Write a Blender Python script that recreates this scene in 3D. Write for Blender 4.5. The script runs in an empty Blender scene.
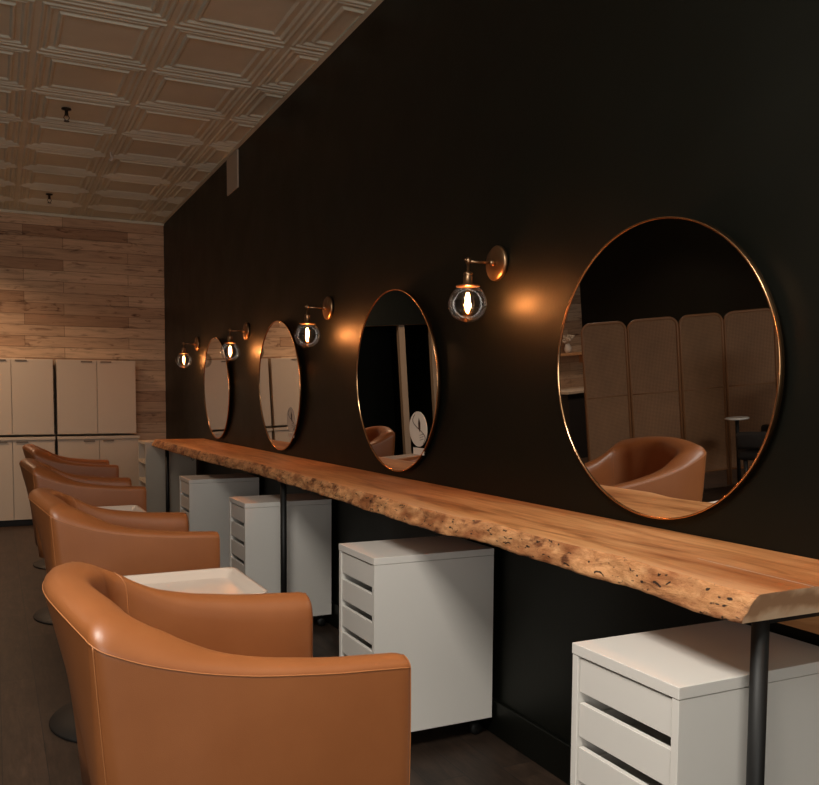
import bpy, bmesh, math, random
from mathutils import Vector, Matrix, noise
random.seed(7)
C = bpy.context.scene
COL = C.collection
PI = math.pi
R = math.radians

# ------------------------------------------------------------------ camera
F_PX, CX, CY = 821.28, 362.93, 450.83
YAW, PITCH, ROLL = 0.42206, -0.06403, 0.00285
cd = bpy.data.cameras.new('camera'); cam = bpy.data.objects.new('camera', cd); COL.objects.link(cam)
fw0 = Vector((math.sin(YAW), math.cos(YAW), 0)); rt = Vector((math.cos(YAW), -math.sin(YAW), 0)); up = Vector((0, 0, 1))
fw = fw0 * math.cos(PITCH) + up * math.sin(PITCH)
up2 = rt.cross(fw)
r_ = rt * math.cos(ROLL) + up2 * math.sin(ROLL); u_ = r_.cross(fw)
m = Matrix((r_, u_, -fw)).transposed().to_4x4(); m.translation = Vector((-1.9172, 0, 1.4237))
cam.matrix_world = m
cd.sensor_fit = 'HORIZONTAL'; cd.sensor_width = 36.0; cd.lens = F_PX / 819 * 36
cd.shift_x = (409.5 - CX) / 819; cd.shift_y = -(392.5 - CY) / 819
cd.clip_start = 0.05; cd.clip_end = 60
C.camera = cam

# ------------------------------------------------------------------ world, exposure, lights
w = bpy.data.worlds.new('world'); C.world = w; w.use_nodes = True
w.node_tree.nodes['Background'].inputs[0].default_value = (0.75, 0.85, 1, 1)
w.node_tree.nodes['Background'].inputs[1].default_value = 0.3
vs = C.view_settings
vs.view_transform = 'Standard'; vs.look = 'None'; vs.gamma = 1; vs.use_curve_mapping = False
vs.exposure = 0.0

def area(name, loc, rot, sx, sy, power, color):
    l = bpy.data.lights.new(name, 'AREA'); l.shape = 'RECTANGLE'; l.size = sx; l.size_y = sy
    l.energy = power; l.color = color
    o = bpy.data.objects.new(name, l); COL.objects.link(o); o.location = loc; o.rotation_euler = rot
    return o
# added fill light behind the camera, tilted up to brighten the ceiling
area('added_front_fill', (-3.3, -2.9, 1.75), (R(125), 0, 0), 4.2, 2.1, 108, (1.0, 0.96, 0.88))
# flat ceiling lamps over the aisle; the last added to brighten the shelf wall
LAMPS = [(-2.3, 0.7, 112, (1.0, 0.96, 0.88)), (-3.6, 3.4, 9, (1.0, 0.8, 0.6)), (-2.6, 8.9, 34, (1.0, 0.62, 0.36)), (-5.1, 8.3, 20, (1.0, 0.7, 0.5))]
for i, (x, y, p, c) in enumerate(LAMPS):
    hs = .55 if i == 0 else .25
    l_ = area('ceiling_lamp_light', (x, y, 3.40), (0, 0, 0), 2 * hs, 2 * hs, p, c)
    l_.data.spread = R((170, 105, 135, 120)[i])      # downlights

# ------------------------------------------------------------------ helpers
def s2l(c):
    return tuple(((v / 255) / 12.92 if v / 255 <= .04045 else ((v / 255 + .055) / 1.055) ** 2.4) for v in c) + (1,)

def mat(name, col=(.5, .5, .5, 1), rough=.5, metal=0., **kw):
    m = bpy.data.materials.new(name); m.use_nodes = True
    b = m.node_tree.nodes['Principled BSDF']
    b.inputs['Base Color'].default_value = col; b.inputs['Roughness'].default_value = rough; b.inputs['Metallic'].default_value = metal
    for k, v in kw.items(): b.inputs[k].default_value = v
    return m
class NT:
    def __init__(s, m): s.t = m.node_tree; s.n = s.t.nodes; s.b = s.n.get('Principled BSDF')
    def node(s, typ, **kw):
        n = s.n.new(typ)
        for k, v in kw.items():
            if k.startswith('in_'):
                key = k[3:]; key = int(key) if key.isdigit() else key.replace('_', ' ')
                n.inputs[key].default_value = v
            else: setattr(n, k, v)
        return n
    def link(s, a, b): s.t.links.new(a, b)
    def coords(s, scale=(1, 1, 1), rot=(0, 0, 0)):
        tc = s.node('ShaderNodeTexCoord'); mp = s.node('ShaderNodeMapping')
        mp.inputs['Scale'].default_value = scale; mp.inputs['Rotation'].default_value = rot
        s.link(tc.outputs['Object'], mp.inputs[0]); return mp.outputs[0]
    def noise(s, vec, scale, detail=4, rough=.6, dist=0):
        n = s.node('ShaderNodeTexNoise'); n.inputs['Scale'].default_value = scale; n.inputs['Detail'].default_value = detail
        n.inputs['Roughness'].default_value = rough; n.inputs['Distortion'].default_value = dist
        s.link(vec, n.inputs['Vector']); return n.outputs['Fac']
    def ramp(s, fac, stops):
        n = s.node('ShaderNodeValToRGB'); e = n.color_ramp.elements
        while len(e) < len(stops): e.new(.5)
        for k, (p, c) in enumerate(stops): e[k].position = p; e[k].color = c if len(c) == 4 else tuple(c) + (1,)
        s.link(fac, n.inputs[0]); return n.outputs[0]
    def mix(s, fac, a, b, mode='MIX'):
        n = s.node('ShaderNodeMix', data_type='RGBA', blend_type=mode)
        for sock, v in ((n.inputs[0], fac), (n.inputs[6], a), (n.inputs[7], b)):
            if hasattr(v, 'node'): s.link(v, sock)
            else: sock.default_value = v
        return n.outputs[2]
    def bump(s, h, strength=.3, dist=.01):
        n = s.node('ShaderNodeBump'); n.inputs['Strength'].default_value = strength; n.inputs['Distance'].default_value = dist
        s.link(h, n.inputs['Height']); s.link(n.outputs[0], s.b.inputs['Normal'])
def g(v): return (v, v, v, 1)

class MB:
    """collects shapes into one mesh"""
    def __init__(s): s.bm = bmesh.new(); s.mi = 0
    def _tag(s, before):
        for f in s.bm.faces:
            if f not in before: f.material_index = s.mi
    def box(s, x0, x1, y0, y1, z0, z1, bev=0, seg=2):
        vs_ = [s.bm.verts.new(p) for p in ((x0, y0, z0), (x1, y0, z0), (x1, y1, z0), (x0, y1, z0), (x0, y0, z1), (x1, y0, z1), (x1, y1, z1), (x0, y1, z1))]
        fs = [s.bm.faces.new([vs_[i] for i in q]) for q in ((0, 3, 2, 1), (4, 5, 6, 7), (0, 1, 5, 4), (1, 2, 6, 5), (2, 3, 7, 6), (3, 0, 4, 7))]
        for f in fs: f.material_index = s.mi
        if bev:
            es = list({e for f in fs for e in f.edges})
            r = bmesh.ops.bevel(s.bm, geom=es, offset=bev, segments=seg, profile=.5, affect='EDGES', clamp_overlap=True)
            for f in r['faces']: f.material_index = s.mi
        return s
    def rings(s, rings, close_u=True, cap0=False, cap1=False, smooth=True):
        V = [[s.bm.verts.new(p) for p in r] for r in rings]
        n = len(V[0])
        for a in range(len(V) - 1):
            for b in range(n if close_u else n - 1):
                c = (b + 1) % n
                f = s.bm.faces.new((V[a][b], V[a][c], V[a + 1][c], V[a + 1][b])); f.smooth = smooth; f.material_index = s.mi
        if cap0: f = s.bm.faces.new(list(reversed(V[0]))); f.material_index = s.mi
        if cap1: f = s.bm.faces.new(V[-1]); f.material_index = s.mi
        return V
    def lathe(s, prof, cx=0, cy=0, cz=0, seg=32, axis='z', cap0=True, cap1=True):
        rs = []
        for (r, h) in prof:
            ring = []
            for k in range(seg):
                a = 2 * PI * k / seg; p = (r * math.cos(a), r * math.sin(a))
                if axis == 'z': ring.append((cx + p[0], cy + p[1], cz + h))
                elif axis == 'x': ring.append((cx + h, cy + p[0], cz + p[1]))
                else: ring.append((cx + p[1], cy + h, cz + p[0]))
            rs.append(ring)
        s.rings(rs, cap0=cap0 and prof[0][0] > 1e-5, cap1=cap1 and prof[-1][0] > 1e-5)
        return s
    def tube(s, pts, rad, seg=10, closed=False):
        pts = [Vector(p) for p in pts]; n = len(pts); rs = []
        prev = None
        for i in range(n):
            a = pts[(i - 1) % n] if (closed or i > 0) else pts[0]
            b = pts[(i + 1) % n] if (closed or i < n - 1) else pts[-1]
            t = (b - a).normalized()
            if prev is None:
                ref = Vector((0, 0, 1)) if abs(t.z) < .9 else Vector((1, 0, 0))
                prev = t.cross(ref).normalized()
            nn = (prev - t * prev.dot(t)).normalized(); prev = nn; bb = t.cross(nn)
            rr = rad[i] if isinstance(rad, (list, tuple)) else rad
            rs.append([pts[i] + nn * rr * math.cos(2 * PI * k / seg) + bb * rr * math.sin(2 * PI * k / seg) for k in range(seg)])
        if closed: rs.append(rs[0][:])
        s.rings(rs, cap0=not closed, cap1=not closed)
        return s
    def build(s, name, mats, parent=None, smooth_all=False):
        bmesh.ops.remove_doubles(s.bm, verts=s.bm.verts, dist=1e-6)
        bmesh.ops.recalc_face_normals(s.bm, faces=s.bm.faces)
        me = bpy.data.meshes.new(name); s.bm.to_mesh(me); s.bm.free()
        for mm in (mats if isinstance(mats, (list, tuple)) else [mats]): me.materials.append(mm)
        if smooth_all:
            for p in me.polygons: p.use_smooth = True
        o = bpy.data.objects.new(name, me); COL.objects.link(o)
        if parent is not None: o.parent = parent
        return o
def tag(o, label=None, cat=None, group=None, kind=None):
    if label: o['label'] = label
    if cat: o['category'] = cat
    if group: o['group'] = group
    if kind: o['kind'] = kind
    return o
def thing(name, label, cat, loc=(0, 0, 0), rz=0, group=None):
    o = bpy.data.objects.new(name, None); COL.objects.link(o); o.empty_display_size = .1
    o.location = loc; o.rotation_euler = (0, 0, rz)
    return tag(o, label, cat, group)
def dup(root, loc, rz=0, label=None, group=None):
    def cp(o, parent):
        c = o.copy(); COL.objects.link(c); c.parent = parent
        for ch in list(o.children): cp(ch, c)
        return c
    kids = list(root.children)
    r = root.copy(); COL.objects.link(r); r.location = loc; r.rotation_euler = (0, 0, rz)
    for k in kids: cp(k, r)
    if label: r['label'] = label
    if group: r['group'] = group
    return r
def struct(name, mb, mats, label=None):
    o = mb.build(name, mats); o['kind'] = 'structure'
    return o

# ------------------------------------------------------------------ materials
def m_black_wall():
    m = mat('black_satin_paint', s2l((8, 9, 6)), .46); t = NT(m); t.b.inputs['Specular IOR Level'].default_value = .42; t.b.inputs['Specular Tint'].default_value = (.97, 1.0, .86, 1); t.b.inputs['IOR'].default_value = 1.42
    v = t.coords(); t.bump(t.noise(v, 60, 5, .7), .12, .004)
    r = t.ramp(t.noise(v, 3, 3), [(.3, g(.43)), (.7, g(.50))]); t.link(r, t.b.inputs['Roughness'])
    return m
def m_planks():
    m = mat('whitewashed_planks', rough=.75); t = NT(m)
    v = t.coords()
    sx = t.node('ShaderNodeSeparateXYZ'); t.link(v, sx.inputs[0])
    cb = t.node('ShaderNodeCombineXYZ'); t.link(sx.outputs[0], cb.inputs[0]); t.link(sx.outputs[2], cb.inputs[1])
    def brick(w_, h_, off, c1, c2):
        b = t.node('ShaderNodeTexBrick', offset=off, offset_frequency=2, squash=1.0)
        b.inputs['Scale'].default_value = 1; b.inputs['Brick Width'].default_value = w_; b.inputs['Row Height'].default_value = h_
        b.inputs['Mortar Size'].default_value = .0022; b.inputs['Color1'].default_value = c1; b.inputs['Color2'].default_value = c2
        b.inputs['Mortar'].default_value = s2l((110, 84, 62)); b.inputs['Mortar Smooth'].default_value = .3; b.inputs['Bias'].default_value = 0
        t.link(cb.outputs[0], b.inputs['Vector']); return b
    b = brick(1.15, .125, .37, s2l((222, 194, 164)), s2l((172, 138, 110)))
    v2 = t.coords((1.2, 1, 16))
    n1 = t.noise(v2, 2.2, 6, .65, .8)
    col = t.mix(.75, b.outputs['Color'], t.ramp(n1, [(.30, g(.35)), (.45, g(.8)), (.62, g(1.0)), (.75, g(1.15))]), 'MULTIPLY')
    v3 = t.coords((1.1, 1, 4.5)); n3 = t.noise(v3, 2.6, 3, .6, 1.5)
    col = t.mix(.9, col, t.ramp(n3, [(.27, s2l((120, 85, 62))), (.40, g(1))]), 'MULTIPLY')
    t.link(col, t.b.inputs['Base Color'])
    inv = t.ramp(b.outputs['Fac'], [(0, g(1)), (1, g(0))]); t.bump(inv, .6, .006)
    return m
def m_floor():
    m = mat('dark_plank_floor', rough=.5); t = NT(m)
    v = t.coords(rot=(0, 0, R(90)))
    b = t.node('ShaderNodeTexBrick', offset=.4); b.inputs['Scale'].default_value = 1; b.inputs['Brick Width'].default_value = 1.3
    b.inputs['Row Height'].default_value = .16; b.inputs['Mortar Size'].default_value = .0018
    b.inputs['Color1'].default_value = s2l((68, 52, 41)); b.inputs['Color2'].default_value = s2l((52, 39, 30)); b.inputs['Mortar'].default_value = g(.008)
    t.link(v, b.inputs['Vector'])
    n = t.noise(t.coords((9, 1, 1)), 3.0, 7, .7, 1.2)
    n2 = t.noise(t.coords((2.2, 1.2, 1)), 4.2, 6, .7, .8)
    col = t.mix(.85, b.outputs['Color'], t.ramp(n, [(.3, g(.35)), (.5, g(.8)), (.7, g(1.3))]), 'MULTIPLY')
    col = t.mix(.6, col, t.ramp(n2, [(.35, g(.45)), (.62, g(1.3))]), 'MULTIPLY')
    t.link(col, t.b.inputs['Base Color']); t.bump(n, .15, .004)
    return m
def m_ceiling():
    m = mat('embossed_ceiling_paint', s2l((205, 192, 176)), .55); t = NT(m)
    n = t.noise(t.coords(), 1.7, 3); t.link(t.ramp(n, [(.3, s2l((208, 210, 194))), (.7, s2l((226, 228, 212)))]), t.b.inputs['Base Color'])
    return m
def m_leather():
    m = mat('tan_leather', rough=.42); t = NT(m)
    v = t.coords()
    n = t.noise(v, 5, 4, .6)
    t.link(t.ramp(n, [(.3, s2l((140, 82, 42))), (.7, s2l((150, 90, 48)))]), t.b.inputs['Base Color'])
    vo = t.node('ShaderNodeTexVoronoi', feature='DISTANCE_TO_EDGE'); vo.inputs['Scale'].default_value = 320; t.link(v, vo.inputs['Vector'])
    t.bump(vo.outputs['Distance'], .12, .002)
    t.b.inputs['Specular IOR Level'].default_value = .75
    return m
def m_slab_top():
    m = mat('oiled_slab_wood', rough=.42); t = NT(m)
    v = t.coords((7, .8, 7)); n = t.noise(v, 2.0, 6, .6, 1.6)
    c = t.ramp(n, [(.28, s2l((146, 92, 50))), (.45, s2l((194, 136, 84))), (.6, s2l((214, 158, 104))), (.78, s2l((182, 120, 70)))])
    v2 = t.coords((2.2, .35, 2)); n2 = t.noise(v2, 2.2, 3, .5, .5)
    c = t.mix(.7, c, t.ramp(n2, [(.35, s2l((190, 150, 120))), (.6, g(1.0))]), 'MULTIPLY')
    v3 = t.coords((60, 3, 60)); c = t.mix(.35, c, t.ramp(t.noise(v3, 1.5, 4), [(.35, g(.6)), (.6, g(1))]), 'MULTIPLY')
    # pale sapwood along the live edge
    sx = t.node('ShaderNodeSeparateXYZ'); t.link(t.coords(), sx.inputs[0])
    ad = t.node('ShaderNodeMath', operation='MULTIPLY_ADD'); t.link(n2, ad.inputs[0]); ad.inputs[1].default_value = .12; t.link(sx.outputs[0], ad.inputs[2])
    mr = t.node('ShaderNodeMapRange'); t.link(ad.outputs[0], mr.inputs[0])
    mr.inputs[1].default_value = -.41; mr.inputs[2].default_value = -.33; mr.inputs[3].default_value = 1; mr.inputs[4].default_value = 0
    sap = t.ramp(n, [(.3, s2l((206, 150, 104))), (.6, s2l((226, 178, 132)))])
    fm = t.node('ShaderNodeMath', operation='MULTIPLY'); t.link(mr.outputs[0], fm.inputs[0]); fm.inputs[1].default_value = .7
    c = t.mix(fm.outputs[0], c, sap)
    t.link(c, t.b.inputs['Base Color']); t.bump(n, .1, .003)
    return m
def m_live_edge():
    m = mat('live_edge_wood', rough=.62); t = NT(m)
    v = t.coords((3, 1.4, 5)); n = t.noise(v, 8, 8, .75, .35)
    c = t.ramp(n, [(.30, s2l((120, 74, 42))), (.42, s2l((190, 130, 82))), (.55, s2l((220, 160, 108))), (.75, s2l((236, 186, 134)))])
    vo = t.node('ShaderNodeTexVoronoi'); vo.inputs['Scale'].default_value = 34; 
    nd = t.node('ShaderNodeTexNoise'); nd.inputs['Scale'].default_value = 22; nd.inputs['Detail'].default_value = 3; t.link(t.coords(), nd.inputs['Vector'])
    t.link(t.mix(.07, t.coords((1.7, .45, 1.9)), nd.outputs['Color'], 'ADD'), vo.inputs['Vector'])
    c = t.mix(1.0, c, t.ramp(vo.outputs['Distance'], [(.15, g(.05)), (.25, g(1))]), 'MULTIPLY')
    n2 = t.noise(t.coords((1, 1, 2)), 4.5, 3, .6)
    c = t.mix(.8, c, t.ramp(n2, [(.36, s2l((168, 128, 98))), (.52, g(1))]), 'MULTIPLY')
    n4 = t.noise(t.coords((1, .8, 1.3)), 11, 4, .6)
    c = t.mix(.8, c, t.ramp(n4, [(.34, s2l((120, 84, 62))), (.42, g(1))]), 'MULTIPLY')
    t.link(c, t.b.inputs['Base Color']); t.bump(n, .8, .012)
    return m
def m_end_grain():
    m = mat('end_grain_wood', rough=.6); t = NT(m)
    wv = t.node('ShaderNodeTexWave', wave_type='RINGS'); wv.inputs['Scale'].default_value = 9; wv.inputs['Distortion'].default_value = 5; wv.inputs['Detail'].default_value = 4
    t.link(t.coords((1, 1, 1)), wv.inputs['Vector'])
    t.link(t.ramp(wv.outputs['Fac'], [(.1, s2l((186, 140, 104))), (.5, s2l((220, 176, 138))), (.9, s2l((236, 200, 164)))]), t.b.inputs['Base Color'])
    return m
def m_see_through(name, tint, rough=0.0, base=.06):
    m = bpy.data.materials.new(name); m.use_nodes = True; nt = m.node_tree; nt.nodes.clear()
    out = nt.nodes.new('ShaderNodeOutputMaterial'); mx = nt.nodes.new('ShaderNodeMixShader')
    tr = nt.nodes.new('ShaderNodeBsdfTransparent'); gl = nt.nodes.new('ShaderNodeBsdfGlossy')
    tr.inputs[0].default_value = tint; gl.inputs['Roughness'].default_value = rough
    fr = nt.nodes.new('ShaderNodeLayerWeight'); fr.inputs[0].default_value = .35
    mr = nt.nodes.new('ShaderNodeMapRange'); mr.inputs[3].default_value = base; mr.inputs[4].default_value = .45
    nt.links.new(fr.outputs['Fresnel'], mr.inputs[0]); nt.links.new(mr.outputs[0], mx.inputs[0])
    nt.links.new(tr.outputs[0], mx.inputs[1]); nt.links.new(gl.outputs[0], mx.inputs[2]); nt.links.new(mx.outputs[0], out.inputs[0])
    return m
def m_emit(name, col, strength):
    m = bpy.data.materials.new(name); m.use_nodes = True; b = m.node_tree.nodes['Principled BSDF']
    b.inputs['Base Color'].default_value = col; b.inputs['Emission Color'].default_value = col; b.inputs['Emission Strength'].default_value = strength
    return m
def m_cane():
    m = mat('woven_cane', rough=.7); t = NT(m)
    v = t.coords()
    ck = t.node('ShaderNodeTexWave', bands_direction='X'); ck.inputs['Scale'].default_value = 22; t.link(v, ck.inputs['Vector'])
    ck2 = t.node('ShaderNodeTexWave', bands_direction='Z'); ck2.inputs['Scale'].default_value = 22; t.link(v, ck2.inputs['Vector'])
    c = t.mix(.5, ck.outputs['Color'], ck2.outputs['Color'])
    n = t.noise(t.coords((1, 1, 1)), 3, 4)
    col = t.mix(.8, t.ramp(c, [(.2, s2l((120, 82, 54))), (.8, s2l((168, 124, 86)))]), t.ramp(n, [(.3, g(.75)), (.7, g(1.05))]), 'MULTIPLY')
    t.link(col, t.b.inputs['Base Color']); return m

BLACK = m_black_wall(); PLANK = m_planks(); FLOOR = m_floor(); CEIL = m_ceiling(); LEATHER = m_leather()
SEAM = mat('seam_thread', s2l((164, 104, 60)), .5)
TOPW = m_slab_top(); EDGEW = m_live_edge(); ENDW = m_end_grain()
WHITE = mat('white_lacquer', s2l((226, 221, 214)), .42)
WHITE2 = mat('white_melamine', s2l((200, 187, 170)), .5)
GAPM = mat('dark_recess', g(.01), .8)
BSTEEL = mat('black_steel', s2l((20, 19, 18)), .55, .1)
BRASS = mat('aged_brass', s2l((160, 128, 98)), .34, 1.)
COPPER = mat('copper_brass', s2l((216, 168, 124)), .2, 1.)
CHROME = mat('chrome', g(.75), .12, 1.)
MIRR = mat('mirror_silver', g(.86), .0, 1.)
GLASS = m_see_through('clear_globe_glass', (.96, .95, .93, 1))
BULBG = m_see_through('bulb_glass', (1, .93, .82, 1), 0, .03)
FIL = m_emit('glowing_filament', (1, .50, .20, 1), 60)
DIFF = m_emit('lamp_diffuser', (1, .82, .66, 1), 2.0)
TRAYM = mat('pale_tray_plastic', s2l((206, 190, 176)), .3)
GREY = mat('grey_paint', s2l((150, 138, 124)), .5)
DARKGREY = mat('charcoal_fabric', s2l((34, 31, 30)), .7)
CANE = m_cane(); CANEF = mat('rattan_frame', s2l((150, 104, 68)), .5)
TAN = mat('tan_cubby_back', s2l((206, 142, 92)), .6)
CERAM = mat('white_ceramic', s2l((225, 220, 212)), .3)
PETAL = mat('cream_petals', s2l((228, 214, 196)), .7)
STICK = mat('white_vinyl_sticker', s2l((206, 196, 182)), .5)
INK = mat('dark_print_ink', s2l((52, 34, 24)), .5)
HANDLE = mat('taupe_handle', s2l((112, 100, 86)), .5, .2)
BRONZE = mat('dark_bronze', s2l((52, 46, 38)), .4, .6)

# ------------------------------------------------------------------ room shell
XL, YB, YF, ZC = -6.45, 10.154, -3.0, 3.5155
struct('floor', MB().box(XL - .1, .1, YF - .1, YB + .1, -.1, 0), FLOOR)
struct('wall_right', MB().box(0, .12, YF - .12, YB + .12, 0, ZC + .1), BLACK)
struct('wall_left', MB().box(XL - .12, XL, YF - .12, YB + .12, 0, ZC + .1), BLACK)
# back wall of boards with a dark hallway opening
OX0, OX1, OZ = -4.15, -2.55, 2.2
wb = MB(); wb.box(OX1, 0, YB, YB + .12, 0, ZC + .1); wb.box(XL, OX0, YB, YB + .12, 0, ZC + .1); wb.box(OX0, OX1, YB, YB + .12, OZ, ZC + .1)
struct('wall_back', wb, PLANK)
h = MB(); h.box(OX0 - .1, OX1 + .1, YB + 2.2, YB + 2.3, 0, OZ + .2); h.box(OX0 - .2, OX0 - .1, YB + .12, YB + 2.3, 0, OZ + .2); h.box(OX1 + .1, OX1 + .2, YB + .12, YB + 2.3, 0, OZ + .2)
h.box(OX0 - .2, OX1 + .2, YB + .12, YB + 2.3, OZ + .1, OZ + .2); h.box(OX0 - .2, OX1 + .2, YB + .1, YB + 2.3, -.1, 0)
struct('wall_hallway', h, BLACK)
wf = MB()
wf.box(XL, -5.4, YF - .12, YF, 0, ZC + .1); wf.box(-1.2, 0, YF - .12, YF, 0, ZC + .1); wf.box(-5.4, -1.2, YF - .12, YF, 0, .7); wf.box(-5.4, -1.2, YF - .12, YF, 2.8, ZC + .1)
struct('wall_front', wf, BLACK)
wn = MB()
for x in (-5.4, -4.0, -2.6, -1.26): wn.box(x, x + .06, YF - .09, YF - .03, .7, 2.8)
wn.box(-5.4, -1.2, YF - .09, YF - .03, .7, .76); wn.box(-5.4, -1.2, YF - .09, YF - .03, 2.74, 2.8)
struct('added_window_1', wn, GREY)  # made-up window frame, added to go with the fill light
struct('baseboard_right', MB().box(-.016, 0, YF, YB, 0, .15, .004), BLACK)
struct('trim_1', MB().box(XL, 0, YB - .03, YB, ZC - .03, ZC, .004), CEIL)   # thin trim where boards meet the ceiling

# embossed ceiling, one mesh
def ceiling():
    mb = MB(); P = .69; hp = P / 2
    prof = [(0, 0), (.016, 0), (.024, -.008), (.033, -.008), (.042, .003), (.050, .003), (.058, -.006), (.068, -.006), (.080, .006), (.106, .006), (.115, -.008), (.127, -.008), (.139, .003), (hp - .001, .003)]
    x1 = -.268 + P
    nx = int((x1 - XL) / P) + 1; y0 = 4.775 - P * 12
    ny = int((YB - y0) / P) + 2
    for i in range(nx):
        for j in range(ny):
            cx = x1 - P * (i + .5); cy = y0 + P * (j + .5)
            if cy < YF - .4 or cx < XL - .4: continue
            rg = []
            for (d, z) in prof:
                a = hp - d
                rg.append([(cx - a, cy - a, ZC + z), (cx + a, cy - a, ZC + z), (cx + a, cy + a, ZC + z), (cx - a, cy + a, ZC + z)])
            mb.rings(rg, smooth=False)
    bm = mb.bm
    for co, no in (((0, 0, 0), (1, 0, 0)), ((XL, 0, 0), (-1, 0, 0)), ((0, YB, 0), (0, 1, 0)), ((0, YF, 0), (0, -1, 0))):
        bmesh.ops.bisect_plane(bm, geom=bm.verts[:] + bm.edges[:] + bm.faces[:], plane_co=co, plane_no=no, clear_outer=True)
    mb.box(XL - .1, .1, YF - .1, YB + .1, ZC + .1, ZC + .16)
    return mb
struct('ceiling', ceiling(), CEIL)

struct('trim_2', MB().box(-.035, 0, YF, YB, ZC - .009, ZC + .05), CEIL)   # flat margin strip where the ceiling meets the black wall
struct('trim_3', MB().box(OX0, OX1, YB - .012, YB - .001, OZ, ZC - .05), BLACK)   # black header over the hallway
# grey door posts standing in the hallway opening
for n_, x in ((1, -3.36), (2, -3.86)):
    struct('door_%d' % n_, MB().box(x - .045, x + .045, YB + .02, YB + .10, 0, OZ, .004), GREY)

# ------------------------------------------------------------------ ceiling fittings
def sprinkler(loc, label, grp):
    t = thing('fire_sprinkler', label, 'sprinkler', loc, 0, grp)
    MB().lathe([(.035, 0), (.035, -.006), (.012, -.012), (.012, -.03)], seg=20).build('flange', BRONZE, t)
    b = MB().lathe([(.013, -.028), (.014, -.05)], seg=12)
    b.tube([(-.011, 0, -.045), (-.02, 0, -.065), (-.004, 0, -.088)], .003, 6); b.tube([(.011, 0, -.045), (.02, 0, -.065), (.004, 0, -.088)], .003, 6)
    b.build('body', BRONZE, t)
    MB().lathe([(.020, -.087), (.020, -.091)], seg=16).build('deflector', BRONZE, t)
sprinkler((-1.385, 6.46, ZC), 'dark sprinkler head hanging from the ceiling, the one nearer the camera', 'ceiling sprinklers')
sprinkler((-1.343, 9.2, ZC), 'dark sprinkler head on the ceiling close to the plank wall', 'ceiling sprinklers')
hk = MB().tube([(0, 0, .0), (0, 0, -.03), (.012, 0, -.045), (.012, 0, -.062), (0, 0, -.072), (-.012, 0, -.062)], .006, 8)
o = hk.build('ceiling_hook', WHITE); o.location = (-.955, 7.42, ZC + .0); tag(o, 'tiny white hook screwed into the embossed ceiling', 'hook')
for i, (x, y, p, c) in enumerate(LAMPS):
    t = thing('ceiling_lamp', ['large flat square ceiling lamp over the camera', 'flat square ceiling lamp over the middle of the aisle',
              'flat square ceiling lamp near the plank wall', 'added square ceiling lamp brightening the plank wall above the dark desk'][i], 'ceiling lamp', (x, y, ZC), 0, 'ceiling lamps')
    a = .57 if i == 0 else .27; e = a + .03
    f = MB(); f.box(-e, e, -e, e, -.02, .0, .003); f.box(-e, -a, -e, e, -.11, -.02); f.box(a, e, -e, e, -.11, -.02); f.box(-a, a, -e, -a, -.11, -.02); f.box(-a, a, a, e, -.11, -.02)
    f.build('housing', WHITE, t)
    MB().box(-a, a, -a, a, -.04, -.03).build('diffuser', DIFF, t)

o = MB(); o.box(-.012, 0, 6.825, 7.165, 3.185, 3.5, .003)
o = o.build('wall_speaker', WHITE2); tag(o, 'pale rectangular box high on the black wall just under the ceiling', 'wall box')

# ------------------------------------------------------------------ live edge counter
def fn(y, s=0.): return noise.noise(Vector((y * 1.3 + s, 3.1 + s, .7)))
def fn2(y, s=0.): return noise.noise(Vector((y * 5.1 + s, 1.1, 8.7 + s)))
TZ, BZ = 1.015, .949
Y0, Y1 = 1.212, 8.18
TOPX = [(1.2, -.452), (1.29, -.462), (1.42, -.455), (1.65, -.437), (1.97, -.446), (2.3, -.428), (2.5, -.462), (2.8, -.462), (3.2, -.448), (3.8, -.432), (4.5, -.42), (5.1, -.41), (5.6, -.452), (6.5, -.475), (8.2, -.48)]
def lerp(tab, x):
    if x <= tab[0][0]: return tab[0][1]
    for (a, va), (b, vb) in zip(tab, tab[1:]):
        if x <= b:
            t = (x - a) / (b - a); t = t * t * (3 - 2 * t); return va + (vb - va) * t
    return tab[-1][1]
def counter():
    mb = MB(); n = 520; K = 9; NT_ = 7
    rows = []
    for i in range(n + 1):
        y = Y0 + (Y1 - Y0) * i / n
        xt = lerp(TOPX, y) + .004 * fn2(y)
        row = [(-.004, y, TZ)]
        for k in range(1, NT_ + 1): row.append((-.004 + (xt + .004) * k / NT_, y, TZ - (.0015 * max(0, fn2(y, 5)) if k == NT_ else 0)))
        row[-1] = (xt, y, TZ - .001)
        bz = BZ + .005 * fn2(y, 9)
        for k in range(1, K + 1):
            q = k / K
            bulge = .005 * math.sin(q * PI) + .026 * q
            nz = .011 * noise.noise(Vector((y * 7, q * 1.6, 2.))) + .007 * noise.noise(Vector((y * 24, q * 4, 5.)))
            fade = math.sin(min(1, q * 1.5) * PI / 2)
            row.append((xt - bulge - nz * fade, y + .02 * q * (1 - min(1, (y - Y0) / .1)), TZ + (bz - TZ) * (q ** 1.1)))
        row.append((-.004, y + .02 * (1 - min(1, (y - Y0) / .1)), BZ))
        rows.append(row)
    V = [[mb.bm.verts.new(p) for p in r] for r in rows]
    m_ = len(V[0])
    for a in range(n):
        for b in range(m_ - 1):
            f = mb.bm.faces.new((V[a][b], V[a][b + 1], V[a + 1][b + 1], V[a + 1][b])); f.smooth = b >= NT_
            f.material_index = 0 if b < NT_ else (1 if b < NT_ + K else 0)
        f = mb.bm.faces.new((V[a][m_ - 1], V[a][0], V[a + 1][0], V[a + 1][m_ - 1]))
    f = mb.bm.faces.new(V[0]); f.material_index = 2
    f = mb.bm.faces.new(list(reversed(V[-1]))); f.material_index = 2
    return mb
ct = thing('counter_slab', 'long live-edge wooden counter slab running along the black wall', 'counter', (0, 0, 0))
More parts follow.
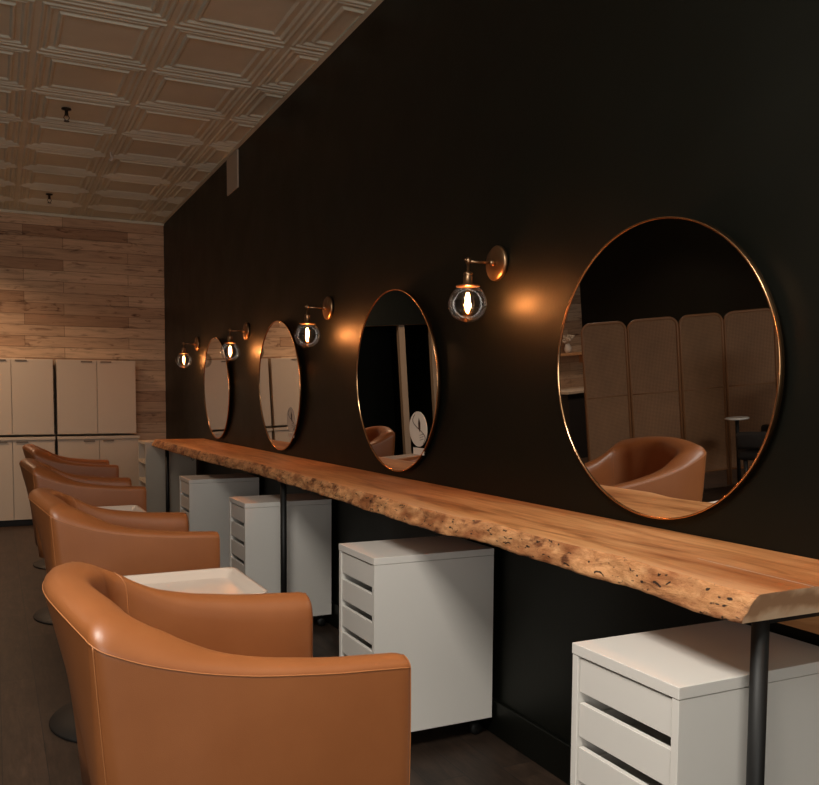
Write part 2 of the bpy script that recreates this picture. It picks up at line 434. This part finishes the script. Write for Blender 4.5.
counter().build('slab', [TOPW, EDGEW, ENDW], ct)
sm = MB().tube([(-.278 - .012 * (1.5 - y) / .3 + .001 * fn2(y * 3), y, TZ - .0006) for y in [1.214 + .02 * k for k in range(18)]], .0009, 5)
tag(sm.build('glue_line', CERAM, ct), 'thin pale glue line in the slab top')
MB().box(-.045, -.002, 1.10, Y1 - .1, .835, .9445, .003).build('wall_cleat', TOPW, ct)

def counter_leg(y, x, label):
    t = thing('counter_leg', label, 'counter leg', (x, y, 0), 0, 'black pipe legs of the counter')
    MB().lathe([(.0185, .008), (.0185, .945)], seg=20).build('pipe', BSTEEL, t)
    MB().lathe([(.045, .0), (.045, .006), (.026, .010), (.024, .03), (.0185, .032)], seg=24).build('floor_flange', BSTEEL, t)
    MB().box(.0, -x - .05, -.018, .018, .935, .9455, .002).build('bracket_bar', BSTEEL, t)
counter_leg(1.262, -.392, 'black pipe leg under the near end of the wooden counter')
counter_leg(4.50, -.40, 'black pipe leg halfway along the counter, in front of a white drawer unit')
counter_leg(8.0, -.40, 'black pipe leg under the far end of the wooden counter')

# wire holders under the slab
def wire_holder(loc, label):
    t = thing('tool_holder', label, 'hook', loc, 0, 'wire holders under the counter')
    MB().box(-.03, .03, -.006, .006, -.004, 0).build('plate', BSTEEL, t)
    w_ = MB()
    for s in (-.018, .018):
        w_.tube([(s, 0, -.003), (s, -.012, -.03), (s + .006, -.03, -.036), (s + .012, -.045, -.025), (s + .01, -.04, -.008)], .0022, 6)
    w_.build('loop', BSTEEL, t)
wire_holder((-.40, 2.72, .9445), 'small black wire hook under the slab above the second drawer unit')
wire_holder((-.42, 6.75, .9445), 'small wire hook under the far part of the slab')

# ------------------------------------------------------------------ drawer units
CW, CD, CH, CB = .3608, .5516, .7206, .081
def drawer_unit(y, label):
    t = thing('drawer_unit', label, 'drawer unit', (-.5816, y, 0), 0, 'white drawer units under the counter')
    z0, z1 = CB, CB + CH
    MB().box(0, CD, 0, CW, z1 - .028, z1, .0015).build('top_panel', WHITE, t)
    b = MB()
    b.box(.002, CD, .001, .022, z0, z1 - .0295, .001); b.box(.002, CD, CW - .022, CW - .001, z0, z1 - .0295, .001)
    b.box(CD - .012, CD - .001, .022, CW - .022, z0, z1 - .0295); b.box(.004, CD - .012, .022, CW - .022, z0, z0 + .018)
    b.box(.006, .022, .022, CW - .022, z0 + .018, z0 + .068)
    b.build('carcass', WHITE, t)
    zt = z1 - .034; pitch = .1155
    for k in range(5):
        a = zt - k * pitch
        d = MB(); d.box(.006, .022, .026, CW - .026, a - .087, a, .0012)
        fo = d.build('drawer', WHITE, t)
        e = MB(); e.box(.022, CD - .03, .03, .038, a - .085, a - .03); e.box(.022, CD - .03, CW - .038, CW - .03, a - .085, a - .03)
        e.box(.022, CD - .03, .038, CW - .038, a - .085, a - .079); e.box(CD - .036, CD - .03, .038, CW - .038, a - .079, a - .03)
        e.build('drawer_box', WHITE, fo)
    for (x, yy) in ((.05, .05), (CD - .05, .05), (.05, CW - .05), (CD - .05, CW - .05)):
        c = MB(); c.lathe([(.012, z0), (.012, z0 - .02), (.008, z0 - .022)], x, yy, 0, 10); c.lathe([(.005, -.012), (.026, -.011), (.026, .011), (.005, .012)], x, yy, .0262, 18, 'y')
        c.build('caster', BSTEEL, t)
    return t
d0 = drawer_unit(1.3041, 'white drawer unit nearest the camera, beside the near counter leg')
dup(d0, (-.5816, 2.8652, 0), 0, 'white drawer unit second from the camera, standing clear between two mirrors')
dup(d0, (-.5816, 4.673, 0), 0, 'white drawer unit third from the camera, behind the middle counter leg')
dup(d0, (-.5816, 6.1892, 0), 0, 'fourth white drawer unit from the camera, partly hidden by a chair arm')

# open cubby unit at the far end
t = thing('cubby_shelf', 'tall white cubby shelf with open tan cells at the far end of the counter', 'shelf', (-.57, 8.22, 0))
b = MB(); W_, D_, H_ = .42, .50, .985
b.box(0, D_, 0, .02, 0, H_ - .02, .001); b.box(0, D_, W_ - .02, W_, 0, H_ - .02, .001); b.box(0, D_, 0, W_, H_ - .02, H_, .001)
for k in range(5): b.box(.0, D_ - .01, .02, W_ - .02, k * .192 + .0, k * .192 + .03)
b.build('frame', WHITE2, t)
MB().box(.20, .21, .02, W_ - .02, .03, H_ - .021).build('back_panel', TAN, t)

# ------------------------------------------------------------------ mirrors
MR = .466
def leaf_curve(n=14):
    return [(-.004 + .022 * math.sin(k / n * PI * 1.15), .052 - .104 * k / n) for k in range(n + 1)]
def mirror(y, label, tilt, yaw, sticker=False):
    t = thing('round_mirror', label, 'mirror', (-.034, y, 1.511), 0, 'round brass framed mirrors')
    t.rotation_euler = (0, R(tilt), R(yaw))      # hangs from its top, leaning a little into the room
    MB().lathe([(MR - .006, -.004), (MR - .006, .0)], seg=96, axis='x').build('glass', MIRR, t)
    MB().lathe([(MR - .012, .0005), (MR - .012, .006)], seg=96, axis='x').build('backing', BSTEEL, t)
    f = MB().lathe([(MR - .0055, -.008), (MR - .001, -.009), (MR, -.007), (MR, .009), (MR - .0055, .009), (MR - .0055, -.008)], seg=128, axis='x', cap0=False, cap1=False)
    f.build('frame', COPPER, t)
    if sticker:
        # oval sticker on the lower right of the glass: outline, curved stem and a leaf
        cy, cz = -.26, -.237
        s = MB(); a_, b_ = .090, .086
        ring0 = [(-.0052, cy + a_ * math.cos(2 * PI * k / 48), cz + b_ * math.sin(2 * PI * k / 48)) for k in range(48)]
        ring1 = [(-.0042, p[1], p[2]) for p in ring0]
        s.rings([ring0, ring1], cap0=True, cap1=True, smooth=False)
        s.box(-.0052, -.0042, cy - .055, cy + .055, cz - b_ - .040, cz - b_ - .006)
        so = s.build('sticker', STICK, t); so['label'] = 'white oval logo sticker'
        k_ = MB()
        k_.tube([(-.0055, cy + .03 - .08 * q + .04 * math.sin(q * PI * 2), cz + .07 - .14 * q) for q in [i / 20 for i in range(21)]], .0018, 5)
        leaf = [(-.0062, cy + v, cz + h_) for v, h_ in ((-.012, .055), (-.004, .03), (-.006, .002), (-.018, -.015), (-.026, .005), (-.026, .03))]
        k_.rings([leaf, [(-.0053, p[1], p[2]) for p in leaf]], cap0=True, cap1=True, smooth=False)
        for q in range(3): k_.tube([(-.0055, cy - .015, cz - .03 - .012 * q), (-.0055, cy - .055, cz - .022 - .012 * q)], .0012, 4)
        k_.build('sticker_print', INK, so)
    return t
mirror(1.985, 'largest round brass-framed mirror, nearest the camera, reflecting the cane screen', -2.8, 0)
mirror(3.805, 'second round mirror from the camera, dark with a white oval sticker', -2.0, 0, True)
mirror(5.68, 'third round mirror from the camera, reflecting the white cupboards', -1.5, 0, True)
mirror(7.51, 'farthest and narrowest-looking round mirror, closest to the plank wall', -1.5, 0)

# ------------------------------------------------------------------ sconces
def sconce(y, label):
    t = thing('wall_sconce', label, 'wall lamp', (0, y, 1.98), 0, 'globe wall sconces')
    MB().lathe([(.068, -.002), (.072, -.006), (.072, -.016), (.066, -.022), (.02, -.026)], seg=48, axis='x').build('wall_plate', BRASS, t)
    a = MB(); a.lathe([(.011, -.026), (.013, -.032), (.013, -.044), (.008, -.048)], axis='x', seg=16)
    a.tube([(-.03, 0, 0), (-.148, 0, -.002)], .0055, 12)
    a.lathe([(.0, .016), (.007, .014), (.010, .008), (.012, 0), (.010, -.008), (.006, -.012)], -.148, 0, 0, 16)
    a.lathe([(.0, .010), (.006, .009), (.007, 0)], -.148 - .012, 0, -.001, 10, 'z')
    a.build('arm', BRASS, t)
    MB().lathe([(.0055, -.01), (.0055, -.04), (.016, -.046), (.020, -.052), (.017, -.058), (.019, -.064), (.019, -.090), (.026, -.094), (.048, -.098), (.049, -.103), (.018, -.104)], -.148, 0, 0, 28).build('socket', BRASS, t)
    cz, r = -.170, .080
    gl = MB(); pr = []
    a0 = math.asin(.044 / r)
    for k in range(25):
        a = a0 + (PI - a0) * k / 24; pr.append((max(r * math.sin(a), 1e-6), cz + r * math.cos(a)))
    gl.lathe(pr, -.148, 0, 0, 40, cap0=False, cap1=False)
    gl.build('glass_globe', GLASS, t)
    bb = MB(); bb.lathe([(.012, -.104), (.0125, -.118), (.019, -.135), (.026, -.158), (.028, -.175), (.024, -.196), (.013, -.212), (1e-6, -.217)], -.148, 0, 0, 24, cap0=False, cap1=False)
    bo = bb.build('bulb', BULBG, t)
    fl = MB()
    for k in range(4):
        a = PI / 2 * k
        fl.tube([(-.148 + .004 * math.cos(a), .004 * math.sin(a), -.128), (-.148 + .0085 * math.cos(a), .0085 * math.sin(a), -.150), (-.148 + .004 * math.cos(a), .004 * math.sin(a), -.192)], .0022, 6)
    fl.build('filament', FIL, bo)
    l = bpy.data.lights.new('bulb_light', 'POINT'); l.energy = 8.0; l.color = (1, .34, .10); l.shadow_soft_size = .016
    lo = bpy.data.objects.new('bulb_light', l); COL.objects.link(lo); lo.parent = t; lo.location = (-.148, 0, -.16)
    return t
s0 = sconce(2.903, 'glowing globe wall sconce between the two nearest mirrors')
for y, lb in ((4.78, 'glowing globe sconce between the second and third mirrors'), (6.59, 'glowing globe sconce between the third and farthest mirrors'),
              (8.38, 'farthest globe sconce, beyond the last mirror'), (1.07, 'globe sconce right of the largest mirror, nearest the camera')):
    dup(s0, (0, y, 1.98 - (.01 if y > 6 else 0)), 0, lb)

# ------------------------------------------------------------------ back wall cupboards
YC = 9.754
def cupboard(x0, x1, z0, z1, label, grp, low):
    t = thing('wall_cupboard' if not low else 'base_cupboard', label, 'cupboard', ((x0 + x1) / 2, YC, z0), 0, grp)
    hw = (x1 - x0) / 2; D = YB - YC - .004; H = z1 - z0
    b = MB(); top = H - (.034 if low else .0)
    zb = .07 if low else 0
    b.box(-hw, hw, .024, D, zb, top, .001)
    b.build('carcass', WHITE2, t)
    if low:
        MB().box(-hw - .006, hw + .006, -.01, D, top + .001, H, .002).build('worktop', WHITE2, t)
        MB().box(-hw + .02, hw - .02, .05, D, 0, .069).build('plinth', DARKGREY, t)
    for s in (-1, 1):
        d = MB(); xa, xb = (-hw + .002, -.003) if s < 0 else (.003, hw - .002)
        d.box(xa, xb, 0, .022, zb + .003, top - .008, .002)
        do = d.build('door', WHITE2, t)
        hx = (-.17, -.05) if s < 0 else (.04, .16)
        MB().box(hx[0], hx[1], -.008, .001, top - .028, top - .012, .001).build('handle', HANDLE, do)
    return t
units = [(-1.272, -.415, -1.272, -.385, 'rightmost'), (-2.165, -1.308, -2.175, -1.305, 'left')]
for (a, b_, c, d, nm) in units:
    cupboard(c, d, 0.02 * 0, .985, 'white two-door base cupboard on the plank wall, ' + ('right one beside the cubby shelf' if nm == 'rightmost' else 'left one behind the chair backs'), 'base cupboards', True)
    cupboard(a, b_, 1.010, 1.845, 'white two-door upper cupboard on the plank wall, ' + ('right one of the pair' if nm == 'rightmost' else 'cut by the left edge of the photo'), 'upper cupboards', False)

# ------------------------------------------------------------------ tub chairs
def arc(cx, cy, r, a0, a1, n): return [(cx + r * math.cos(a0 + (a1 - a0) * k / n), cy + r * math.sin(a0 + (a1 - a0) * k / n)) for k in range(n + 1)]
def resample(pts, n):
    L = [0]
    for a, b in zip(pts, pts[1:]): L.append(L[-1] + math.hypot(b[0] - a[0], b[1] - a[1]))
    out = []
    for k in range(n + 1):
        s = L[-1] * k / n; j = 0
        while j < len(L) - 2 and L[j + 1] < s: j += 1
        q = (s - L[j]) / max(1e-9, L[j + 1] - L[j]); q = max(0, min(1, q))
        out.append((pts[j][0] + (pts[j + 1][0] - pts[j][0]) * q, pts[j][1] + (pts[j + 1][1] - pts[j][1]) * q))
    return out
HW = .352
def chair_half():
    # outer plan (near side y<0): front -> back corner -> centre of back
    oA = resample([(.306, -HW), (-.335, -HW)], 22)
    oB = resample(arc(-.335, -HW + .035, .035, -PI / 2, -PI, 8), 6)[1:]
    oC = resample([(-.370 - .058 * math.sin(q * PI / 2), -HW + .035 + (HW - .035) * q) for q in [k / 14 for k in range(15)]], 12)[1:]
    iA = resample([(.306, -HW + .098), (-.19, -HW + .098)], 22)
    iB = resample([(-.19 - .085 * math.sin(a), -HW + .098 + .10 * (1 - math.cos(a))) for a in [PI / 2 * k / 12 for k in range(13)]], 6)[1:]
    iC = resample([(-.275 - .045 * math.sin(q * PI / 2), -HW + .198 + (HW - .198) * q) for q in [k / 14 for k in range(15)]], 12)[1:]
    return oA + oB + oC, iA + iB + iC
SEAMZ = [(-.43, 1.005), (-.40, .995), (-.37, .962), (-.345, .952), (-.30, .930), (-.245, .910), (-.15, .884), (-.04, .864), (.12, .848), (.30, .838)]
RIDGEZ = [(-.40, 1.036), (-.375, 1.033), (-.345, 1.02), (-.32, 1.003), (-.29, .98), (-.235, .950), (-.15, .913), (-.04, .888), (.12, .868), (.30, .858)]
def smo(tab, x):
    return sum(lint(tab, x + d) for d in (-.03, -.015, 0, .015, .03)) / 5
def lint(tab, x):
    if x <= tab[0][0]: return tab[0][1]
    for (a, va), (b, vb) in zip(tab, tab[1:]):
        if x <= b: return va + (vb - va) * (x - a) / (b - a)
    return tab[-1][1]
def chair_section(o, i, scale_in=0.):
    ox, oy = o; ix, iy = i
    backness = max(0, min(1, (-.15 - ox) / .2)); mid = max(0, min(1, (-.37 - ox) / .058))
    zs = smo(SEAMZ, ox); zt = max(smo(RIDGEZ, ox + .42 * (ix - ox)), zs + .012)
    dx, dy = ix - ox, iy - oy
    L = math.hypot(dx, dy); ux, uy = dx / L, dy / L
    ZB = .44
    pts = []
    def P(u, z): pts.append((ox + dx * u, oy + dy * u, z))
    # outer face leans in toward its bottom, at the back more
    def outer(z):
        k = (zs - z) / (zs - ZB); lean = (.012 + .06 * backness + .075 * mid) * k
        bul = .010 * math.sin(max(0, min(1, k)) * PI) * (1 - .3 * backness)
        pts.append((ox + ux * (lean - bul * .6), oy + uy * (lean - bul * .6), z))
    for q in (1, .8, .6, .4, .2, .08, .02): outer(zs - (zs - ZB) * q)
    P(0, zs)
    P(.03, zs + (zt - zs) * .38); P(.12, zs + (zt - zs) * .72); P(.26, zs + (zt - zs) * .93); P(.42, zt); P(.60, zt - .003); P(.78, zt - .012); P(.90, zt - .024); P(.975, zt - .042); P(1.0, zt - .07)
    zi = .60
    for q in (.25, .5, .75, 1):
        lean = .02 * backness * q
        pts.append((ix + ux * lean, iy + uy * lean, (zt - .07) + (zi - zt + .07) * q))
    pts.append((ix, iy, ZB))
    return pts
def make_chair():
    t = thing('tub_chair', 'tan leather tub salon chair nearest the camera', 'salon chair', (0, 0, 0), 0, 'tan tub chairs facing the mirrors')
    o, i = chair_half()
    secs = [chair_section(a, b) for a, b in zip(o, i)]
    # rounded front end of the arm
    def shrink(sec, x, k):
        cy = sum(p[1] for p in sec) / len(sec); cz = (max(p[2] for p in sec) + .44) / 2; hz = max(p[2] for p in sec) - cz
        return [(x, cy + (p[1] - cy) * (1 - k / .049), cz + (p[2] - cz) * (1 - k / hz)) for p in sec]
    s0 = secs[0]
    front = [shrink(s0, .306, .016), shrink(s0, .3045, .010), shrink(s0, .300, .004), shrink(s0, .292, .001)]
    half = front + secs[1:]
    other = [[(p[0], -p[1], p[2]) for p in s] for s in reversed(half[:-1])]
    allr = half + other
    mb = MB(); mb.rings(allr, cap0=True, cap1=True)
    sh = mb.build('shell', LEATHER, t)
    # seams standing proud of the leather
    k0 = 7
    sp = MB()
    line = [Vector(s[k0]) for s in allr[2:-2]]
    sp.tube(line, .0015, 6)
    for sgn in (1, -1):
        idx = 3 + 21 + 4
        vs_ = [Vector((p[0] - .001, sgn * p[1] - sgn * .0005, p[2])) for p in half[idx][:8]]
        sp.tube(vs_, .0016, 6)
        sp.tube([Vector((p[0] + .0008, sgn * p[1], p[2])) for p in front[2][:12]], .0012, 5)
        idx = 3 + 23
        sp.tube([Vector((p[0], sgn * p[1], p[2] + .001)) for p in half[idx][17 if sgn > 0 else 13:21]], .0018, 6)
    sp.build('seam', LEATHER if False else SEAM, t)
    # seat cushion and underside
    MB().box(-.20, .285, -.249, .249, .50, .615, .035, 4).build('seat_cushion', LEATHER, t, True)
    MB().box(-.25, .28, -.29, .29, .425, .50, .01).build('seat_base', BSTEEL, t)
    c = MB().lathe([(.05, .425), (.05, .36), (.032, .355), (.032, .05)], -.04, 0, 0, 24); c.build('gas_column', CHROME, t)
    MB().lathe([(.325, 0), (.327, .006), (.323, .012), (.20, .022), (.09, .034), (.06, .05), (.034, .055)], -.04, 0, 0, 64).build('base_plate', BSTEEL, t)
    MB().lathe([(.062, .048), (.060, .056), (.033, .062)], -.04, 0, 0, 32).build('base_collar', CHROME, t)
    return t
ch0 = make_chair(); ch0.location = (-1.400, 1.912, 0)
dup(ch0, (-1.365, 3.722, 0), R(0), 'tan leather tub chair second from the camera')
dup(ch0, (-1.35, 5.642, 0), R(0), 'tan leather tub chair third from the camera')
dup(ch0, (-1.28, 7.422, 0), R(0), 'farthest tan leather tub chair, nearest the white cupboards')

# ------------------------------------------------------------------ trolleys with trays
def trolley(loc, label):
    t = thing('tray_trolley', label, 'trolley', loc, 0, 'tray trolleys between the chairs')
    hx, hy = .27, .22; z = .80
    def rr(hx, hy, r, z, n=6):
        out = []
        for (sx, sy, a) in ((1, 1, 0), (-1, 1, PI / 2), (-1, -1, PI), (1, -1, 1.5 * PI)):
            for k in range(n + 1):
                b = a + PI / 2 * k / n; out.append((sx * (hx - r) + r * math.cos(b), sy * (hy - r) + r * math.sin(b), z))
        return out
    mb = MB()
    mb.rings([rr(hx - .03, hy - .03, .02, z - .034), rr(hx - .012, hy - .012, .03, z - .03), rr(hx - .004, hy - .004, .035, z - .006), rr(hx, hy, .035, z - .005), rr(hx + .001, hy + .001, .036, z), rr(hx - .012, hy - .012, .03, z), rr(hx - .016, hy - .016, .028, z - .010), rr(hx - .026, hy - .026, .024, z - .012), rr(hx - .034, hy - .034, .02, z - .027), rr(hx - .05, hy - .05, .015, z - .029)], cap0=True, cap1=True)
    mb.build('tray', TRAYM, t)
    f = MB()
    for sx in (-1, 1):
        for sy in (-1, 1): f.tube([(.07 + sx * .13, sy * .17, .06), (.07 + sx * .13, sy * .17, z - .035)], .009, 10)
    f.box(-.07, .21, -.18, .18, .20, .212); f.box(-.07, .21, -.18, .18, .48, .492)
    f.build('frame', CHROME, t)
    for sx in (-1, 1):
        for sy in (-1, 1):
            MB().lathe([(.006, -.011), (.027, -.010), (.027, .010), (.006, .011)], .07 + sx * .13, sy * .17, .028, 16, 'y').lathe([(.011, .04), (.011, .062)], .07 + sx * .13, sy * .17, 0, 8).build('caster', BSTEEL, t)
    return t
t0 = trolley((-1.39, 2.72, 0), 'trolley with pale tray between the two nearest tan chairs')
dup(t0, (-1.44, 4.66, 0), 0, 'trolley with pale tray between the second and third chairs')
dup(t0, (-1.41, 6.5, 0), 0, 'trolley with pale tray between the third and farthest chairs')

# ------------------------------------------------------------------ seen in the mirrors: cane screen, shelf, waiting chair
def screen_panel(parent, x0, y0, x1, y1, H=1.82):
    W = math.hypot(x1 - x0, y1 - y0); a = math.atan2(y1 - y0, x1 - x0)
    p = MB(); r = .09
    pl = [(0.015, 0), (0.015, H - r)] + [(.015 + r - r * math.cos(q), H - r + r * math.sin(q)) for q in [PI / 2 * k / 6 for k in range(7)]] + \
         [(W - .015 - r + r * math.sin(q), H - r + r * math.cos(q)) for q in [PI / 2 * k / 6 for k in range(7)]] + [(W - .015, 0)]
    p.tube([(x, 0, z) for x, z in pl], .015, 8); p.tube([(.015, 0, .17), (W - .015, 0, .17)], .012, 8)
    p.tube([(.015, 0, 1.05), (W - .015, 0, 1.05)], .006, 6)
    po = p.build('panel_frame', CANEF, parent); po.location = (x0, y0, 0); po.rotation_euler = (0, 0, a)
    c = MB()
    out = [(x, -.003, max(z, .17)) for x, z in pl]
    c.rings([out, [(q[0], .003, q[2]) for q in out]], cap0=True, cap1=True, smooth=False)
    c.build('cane_panel', CANE, po)
sc_ = thing('folding_screen', 'four-panel woven cane folding screen seen in the largest mirror', 'folding screen', (-4.74, 6.54, 0))
SX0, SY0, SX1, SY1 = .93, .43, -.93, -.40
pv = []
for k in range(5):
    q = k / 4; nx, ny = (SY1 - SY0), -(SX1 - SX0); L = math.hypot(nx, ny); off = .05 * (1 if k % 2 else -1)
    pv.append((SX0 + (SX1 - SX0) * q + nx / L * off, SY0 + (SY1 - SY0) * q + ny / L * off))
for a, b in zip(pv, pv[1:]): screen_panel(sc_, a[0], a[1], b[0], b[1])

sh = MB(); sh.box(-6.43, -5.55, 9.90, 10.15, 1.48, 1.52, .003); sh.box(-6.38, -6.35, 9.96, 10.15, 1.36, 1.48); sh.box(-5.65, -5.62, 9.96, 10.15, 1.36, 1.48)
tag(sh.build('wall_shelf', TOPW), 'wooden wall shelf on the plank wall seen at the edge of the largest mirror', 'shelf')
t = thing('flower_vase', 'white vase of cream flowers on the wall shelf in the mirror', 'vase', (-6.05, 10.02, 1.52))
MB().lathe([(.03, 0), (.05, .03), (.055, .07), (.035, .12), (.028, .14)], seg=24).build('vase', CERAM, t)
fm = MB()
for k in range(26):
    a = random.random() * 2 * PI; rr_ = .09 * random.random(); z = .16 + .10 * random.random()
    x, y = rr_ * math.cos(a), rr_ * math.sin(a)
    fm.lathe([(.004, -.02), (.022, -.005), (.026, .008), (.012, .014), (.003, .008)], x, y, z, 8)
    fm.tube([(0, 0, .12), (x * .6, y * .6, z - .04), (x, y, z - .01)], .002, 4)
fm.build('flowers', PETAL, t)
t = thing('reception_desk', 'dark low desk under the wall shelf seen in the mirror', 'desk', (-6.0, 9.75, 0))
MB().box(-.42, .42, -.28, .36, .94, .98, .004).build('desk_top', WHITE2, t)
MB().box(-.40, .40, -.24, .34, 0, .939, .003).build('cabinet_body', DARKGREY, t)

# dark armchair and small white side table in front of the screen
t = thing('waiting_chair', 'dark high-backed chair in front of the cane screen, seen in the mirror', 'chair', (-4.86, 5.48, 0), R(160))
MB().box(-.28, .28, -.28, .28, .40, .52, .04, 3).build('seat', DARKGREY, t, True)
bk = MB().box(-.28, .28, .20, .30, .45, 1.42, .04, 3).build('backrest', DARKGREY, t, True)
for sx in (-1, 1):
    MB().box(sx * .31 - .04, sx * .31 + .04, -.26, .28, .52, .68, .03, 3).build('armrest', DARKGREY, t, True)
    for sy in (-1, 1): MB().lathe([(.012, 0), (.02, .40)], sx * .22, sy * .22, 0, 12).build('leg', BSTEEL, t)
t = thing('side_table', 'small round white side table before the cane screen, seen in the mirror', 'table', (-4.70, 5.80, 0))
MB().lathe([(.10, .77), (.11, .775), (.11, .785), (.10, .79)], seg=40).build('table_top', CERAM, t)
MB().lathe([(.018, .02), (.018, .77)], seg=12).build('pole', BSTEEL, t)
MB().lathe([(.16, 0), (.16, .012), (.02, .022)], seg=32).build('base', BSTEEL, t)
